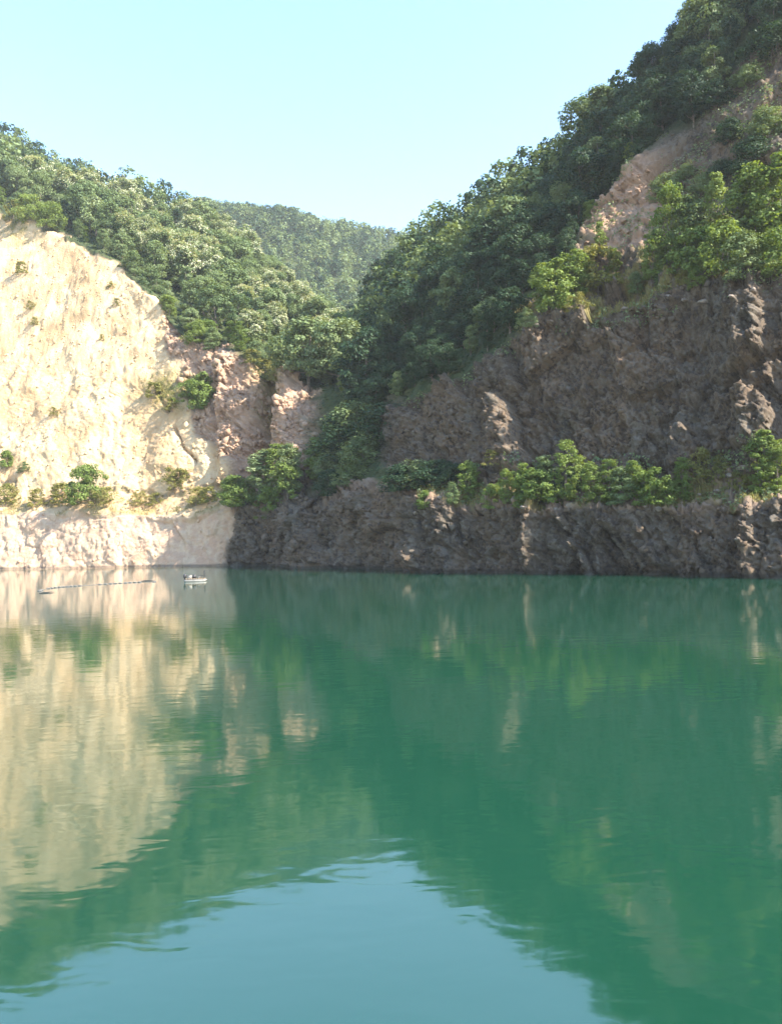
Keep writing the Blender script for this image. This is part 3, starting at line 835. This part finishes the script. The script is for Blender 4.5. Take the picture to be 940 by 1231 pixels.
# ------------------------------------------------------------------ loose boulders on the ledges
def boulder_mesh(seed):
    r = np.random.default_rng(seed)
    import bmesh
    bm = bmesh.new(); bmesh.ops.create_icosphere(bm, subdivisions=2, radius=1.0)
    nrm = r.normal(size=(9, 3)); nrm /= np.linalg.norm(nrm, axis=1, keepdims=True); off = r.uniform(.55, .85, 9)
    for v in bm.verts:
        p = np.array(v.co)
        for n_, o_ in zip(nrm, off):
            d = p @ n_ - o_
            if d > 0: p = p - n_ * d
        v.co = p * np.array([1.15, .95, .8])
    me = bpy.data.meshes.new('boulder'); bm.to_mesh(me); bm.free(); me.materials.append(M_STONE)
    return me
BM = [boulder_mesh(900 + i) for i in range(5)]
def boulders(items, text, group):
    for n, (px, py, wpx) in enumerate(sorted(items)):
        p, j, k = on_terrain(px, py)
        o = link('boulder', BM[n % 5]); sc = wpx * p.y / F / 2
        o.location = p + Vector(NRM[j, k]) * sc * .25; o.scale = (sc * random.uniform(.8, 1.2), sc, sc * random.uniform(.7, 1.1))
        o.rotation_euler = (random.uniform(-.5, .5), random.uniform(-.5, .5), random.uniform(0, 6))
        tag(o, text % ORD[n], 'boulder', group)
boulders([(902, 564, 13), (888, 572, 10), (876, 566, 8), (896, 582, 9), (862, 590, 8), (842, 596, 7), (640, 610, 9), (672, 612, 8), (530, 600, 9), (548, 596, 7), (790, 612, 9), (803, 622, 8), (775, 608, 7), (508, 616, 9)],
         'pale angular boulder on the lower right ledge, %s from the left', 'boulders on the lower ledge')
boulders([(632, 398, 11), (645, 392, 9), (662, 390, 10), (678, 384, 8), (745, 372, 8), (802, 358, 10), (822, 360, 9), (845, 362, 12), (895, 356, 8), (915, 350, 10)],
         'pale angular boulder along the rim of the upper ledge, %s from the left', 'boulders on the upper ledge')

# ------------------------------------------------------------------ raft and floating line
def on_water(px, py):
    dx, dy, dz = ray(px, py); s = -CAMZ / dz
    return Vector((float(dx * s), float(dy * s), 0))
M_WHITE = plain_mat('raft_paint', (.18, .17, .15), (.27, .255, .23), 2, .6)
M_WOOD = plain_mat('raft_wood', (.25, .18, .12), (.36, .27, .19), 4, .8)
M_DARK = plain_mat('dark_rubber', (.02, .02, .022), (.05, .048, .05), 3, .6)
def box(c, s):
    c = np.array(c, float); s = np.array(s, float) / 2
    v = np.array([[x, y, z] for x in (-1, 1) for y in (-1, 1) for z in (-1, 1)]) * s + c
    return v, np.array([[0, 1, 3, 2], [4, 6, 7, 5], [0, 4, 5, 1], [2, 3, 7, 6], [0, 2, 6, 4], [1, 5, 7, 3]])
raft = bpy.data.objects.new('raft', None); COL.objects.link(raft)
raft.location = on_water(235, 699); raft.rotation_euler = (0, 0, .12)
tag(raft, 'small pale raft with dark gear and posts, floating off the sunlit bank', 'raft')
def part(name, vf, mat, parent, smooth=False): return link(name, np_mesh(name, vf[0], vf[1], mat, smooth), parent)
for y in (-.42, .42):
    part('pontoon', tube([(-1.28, y, .16), (-1.15, y, .12), (-.9, y, .1), (0, y, .1), (.9, y, .1), (1.15, y, .12), (1.28, y, .16)], [.03, .13, .19, .2, .19, .13, .03], 12), M_WHITE, raft, True)
for i in range(8): part('deck_plank', box((-.98 + i * .28, 0, .325 + .004 * (i % 2)), (.26, 1.2, .04)), M_WOOD, raft)
part('outboard_motor', join([tube([(-1.22, 0, -.15), (-1.22, 0, .4), (-1.2, 0, .5), (-1.16, 0, .78), (-1.12, 0, .9)], [.05, .06, .17, .19, .08], 10), tube([(-1.1, 0, .66), (-.75, .1, .72)], [.03, .025], 6)]), M_DARK, raft, True)
part('storage_box', join([box((-.62, .1, .52), (.5, .6, .35)), box((-.62, .1, .715), (.54, .64, .05))]), M_WHITE, raft)
part('fuel_drum', tube([(-.1, -.1, .345), (-.1, -.1, .36), (-.1, -.1, .55), (-.1, -.1, .57), (-.1, -.1, .59), (-.1, -.1, .8), (-.1, -.1, .81)], [.02, .2, .2, .215, .2, .2, .02], 14), M_DARK, raft, True)
part('seat', join([box((.38, 0, .56), (.3, .9, .05)), box((.38, -.38, .44), (.2, .05, .2)), box((.38, .38, .44), (.2, .05, .2))]), M_WHITE, raft)
for y in (-.5, .5): part('post', tube([(1.05, y, .33), (1.05, y, 1.25)], [.035, .03], 8), M_DARK, raft, True)
part('rail', tube([(1.05, -.5, .95), (1.05, .5, .95)], [.025, .025], 8), M_DARK, raft, True)
part('rail', tube([(1.05, -.5, .72), (.3, -.52, .62)], [.022, .022], 8), M_DARK, raft, True)
fl = [on_water(*q_) for q_ in ((47, 711), (52, 709), (60, 707.5), (74, 706), (88, 705), (104, 704), (124, 702.5), (142, 701.5), (160, 700.5), (176, 700), (188, 699.5))]
boom = bpy.data.objects.new('floating_line', None); COL.objects.link(boom); boom.location = fl[4]
tag(boom, 'thin line of small dark floats curving across the water near the sunlit bank', 'float line')
fp_ = [np.array(q_ - fl[4]) for q_ in fl]
part('rope', tube([q_ + np.array([0, 0, .02]) for q_ in fp_], [.022] * len(fp_), 6), M_FLOAT, boom, True)
for i in range(len(fp_) - 1):
    for t_ in (.15, .5, .8):
        if (i * 3 + int(t_ * 10)) % 4 == 0: continue
        c = fp_[i] * (1 - t_) + fp_[i + 1] * t_
        part('float', tube([c + np.array([dx_, 0, .04]) for dx_ in (-.24, -.2, -.08, .08, .2, .24)], [.01, .06, .085, .085, .06, .01], 8), M_FLOAT, boom, True)
for px, py, ln, lab in ((178, 698.5, .9, 'short dark log floating between the raft and the line of floats'), (56, 713, .7, 'small pale stick floating by the near end of the float line')):
    o = link('driftwood', np_mesh('driftwood', *tube([(-ln, 0, .02), (-ln * .5, .03, .06), (0, 0, .05), (ln * .6, .05, .08), (ln, .08, .04)], [.02, .05, .06, .05, .01], 8), M_DARK, True))
    o.location = on_water(px, py); o.rotation_euler = (0, 0, .3); tag(o, lab, 'driftwood')

# ------------------------------------------------------------------ haze
HAZE = 0.00017
k = NT('haze')
pv = k.n('ShaderNodeVolumePrincipled')
pv.inputs['Color'].default_value = (.93, .97, 1.0, 1); pv.inputs['Density'].default_value = HAZE; pv.inputs['Anisotropy'].default_value = .1
k.l(pv.outputs[0], k.out.inputs['Volume'])
top = float(max(TER[..., 2].max(), FG[..., 2].max())) + 20
hv, hf = box((0, 100, (top - 8) / 2), (3200, 3200, top + 8))
me = np_mesh('haze', hv, hf, k.m)
tag(link('haze', me), 'thin pale summer haze filling the air over the quarry lake', 'haze', kind='stuff')
print('haze top', top, 'terrain', TER.min((0, 1)), TER.max((0, 1)))

# ------------------------------------------------------------------ broken rock standing proud of the faces (too many to count)
def rubble(name, mask, n, smin, smax, mat, label, seed, attrs):
    r = np.random.default_rng(seed)
    area = np.linalg.norm(np.cross(TER[1:, :-1] - TER[:-1, :-1], TER[:-1, 1:] - TER[:-1, :-1]), axis=2) * (mask * pxm)[:-1, :-1]
    pr = area.ravel() / area.sum(); c = r.choice(len(pr), n, p=pr); j, k_ = c // (NV - 1), c % (NV - 1)
    sz = smin * (smax / smin) ** (r.uniform(size=n) ** 2.2)
    unit = np.array([[x, y, z] for x in (-1, 1) for y in (-1, 1) for z in (-1, 1)], float)
    v = unit[None] * (1 + r.uniform(-.45, .25, (n, 8, 3)))
    v = v * (r.uniform(.45, 1.2, (n, 1, 3)) * sz[:, None, None] * .5)
    ang = r.normal(0, .55, (n, 3)) + np.array([0, .45, 0]); ang[:, 2] = r.uniform(0, 6.28, n)
    ca, sa = np.cos(ang), np.sin(ang)
    for ax, (p_, q_) in enumerate(((1, 2), (2, 0), (0, 1))):
        a_, b_ = v[:, :, p_].copy(), v[:, :, q_].copy(); cc, ss = ca[:, ax, None], sa[:, ax, None]
        v[:, :, p_] = a_ * cc - b_ * ss; v[:, :, q_] = a_ * ss + b_ * cc
    v = v + (TER[j, k_] - NRM[j, k_] * (sz * .22)[:, None])[:, None]
    f = np.array([[0, 1, 3, 2], [4, 6, 7, 5], [0, 4, 5, 1], [2, 3, 7, 6], [0, 2, 6, 4], [1, 5, 7, 3]])
    fa_ = (f[None] + (np.arange(n) * 8)[:, None, None]).reshape(-1, 4)
    me = np_mesh(name, v.reshape(-1, 3), fa_, mat)
    for nm, arr in attrs: fattr(me, nm, np.repeat(arr[j, k_], 8), 'POINT')
    return tag(link(name, me), label, 'rubble', kind='stuff')
AT = (('soil', is_soil), ('red', is_red), ('bank', is_bank), ('grass', is_grass * .4))
rr_ = np.clip(fbm(flat / 4.0, 3, 66).reshape(NU, NV) * 1.6 + .45, .05, 1.2) * rocky * (is_floor < .4) * (Tg > 1.02) * (Tg < 6.2)
rubble('cliff_rubble', rr_ * (PXg > 385), 8000, .12, .75, M_TERR, 'broken angular rock jutting from the shaded cliff faces', 41, AT)
rubble('gully_rubble', rr_ * (PXg < 385) * (PXg > 190) * (is_bank < .5), 3500, .25, 1.6, M_TERR, 'broken reddish rock of the sunlit gully face', 42, AT)
rubble('slope_scree', (is_soil + is_bank * .2) * (PXg < 300) * (Tg < 5), 6000, .12, .8, M_TERR, 'loose pale stones strewn over the bare slope', 43, AT)
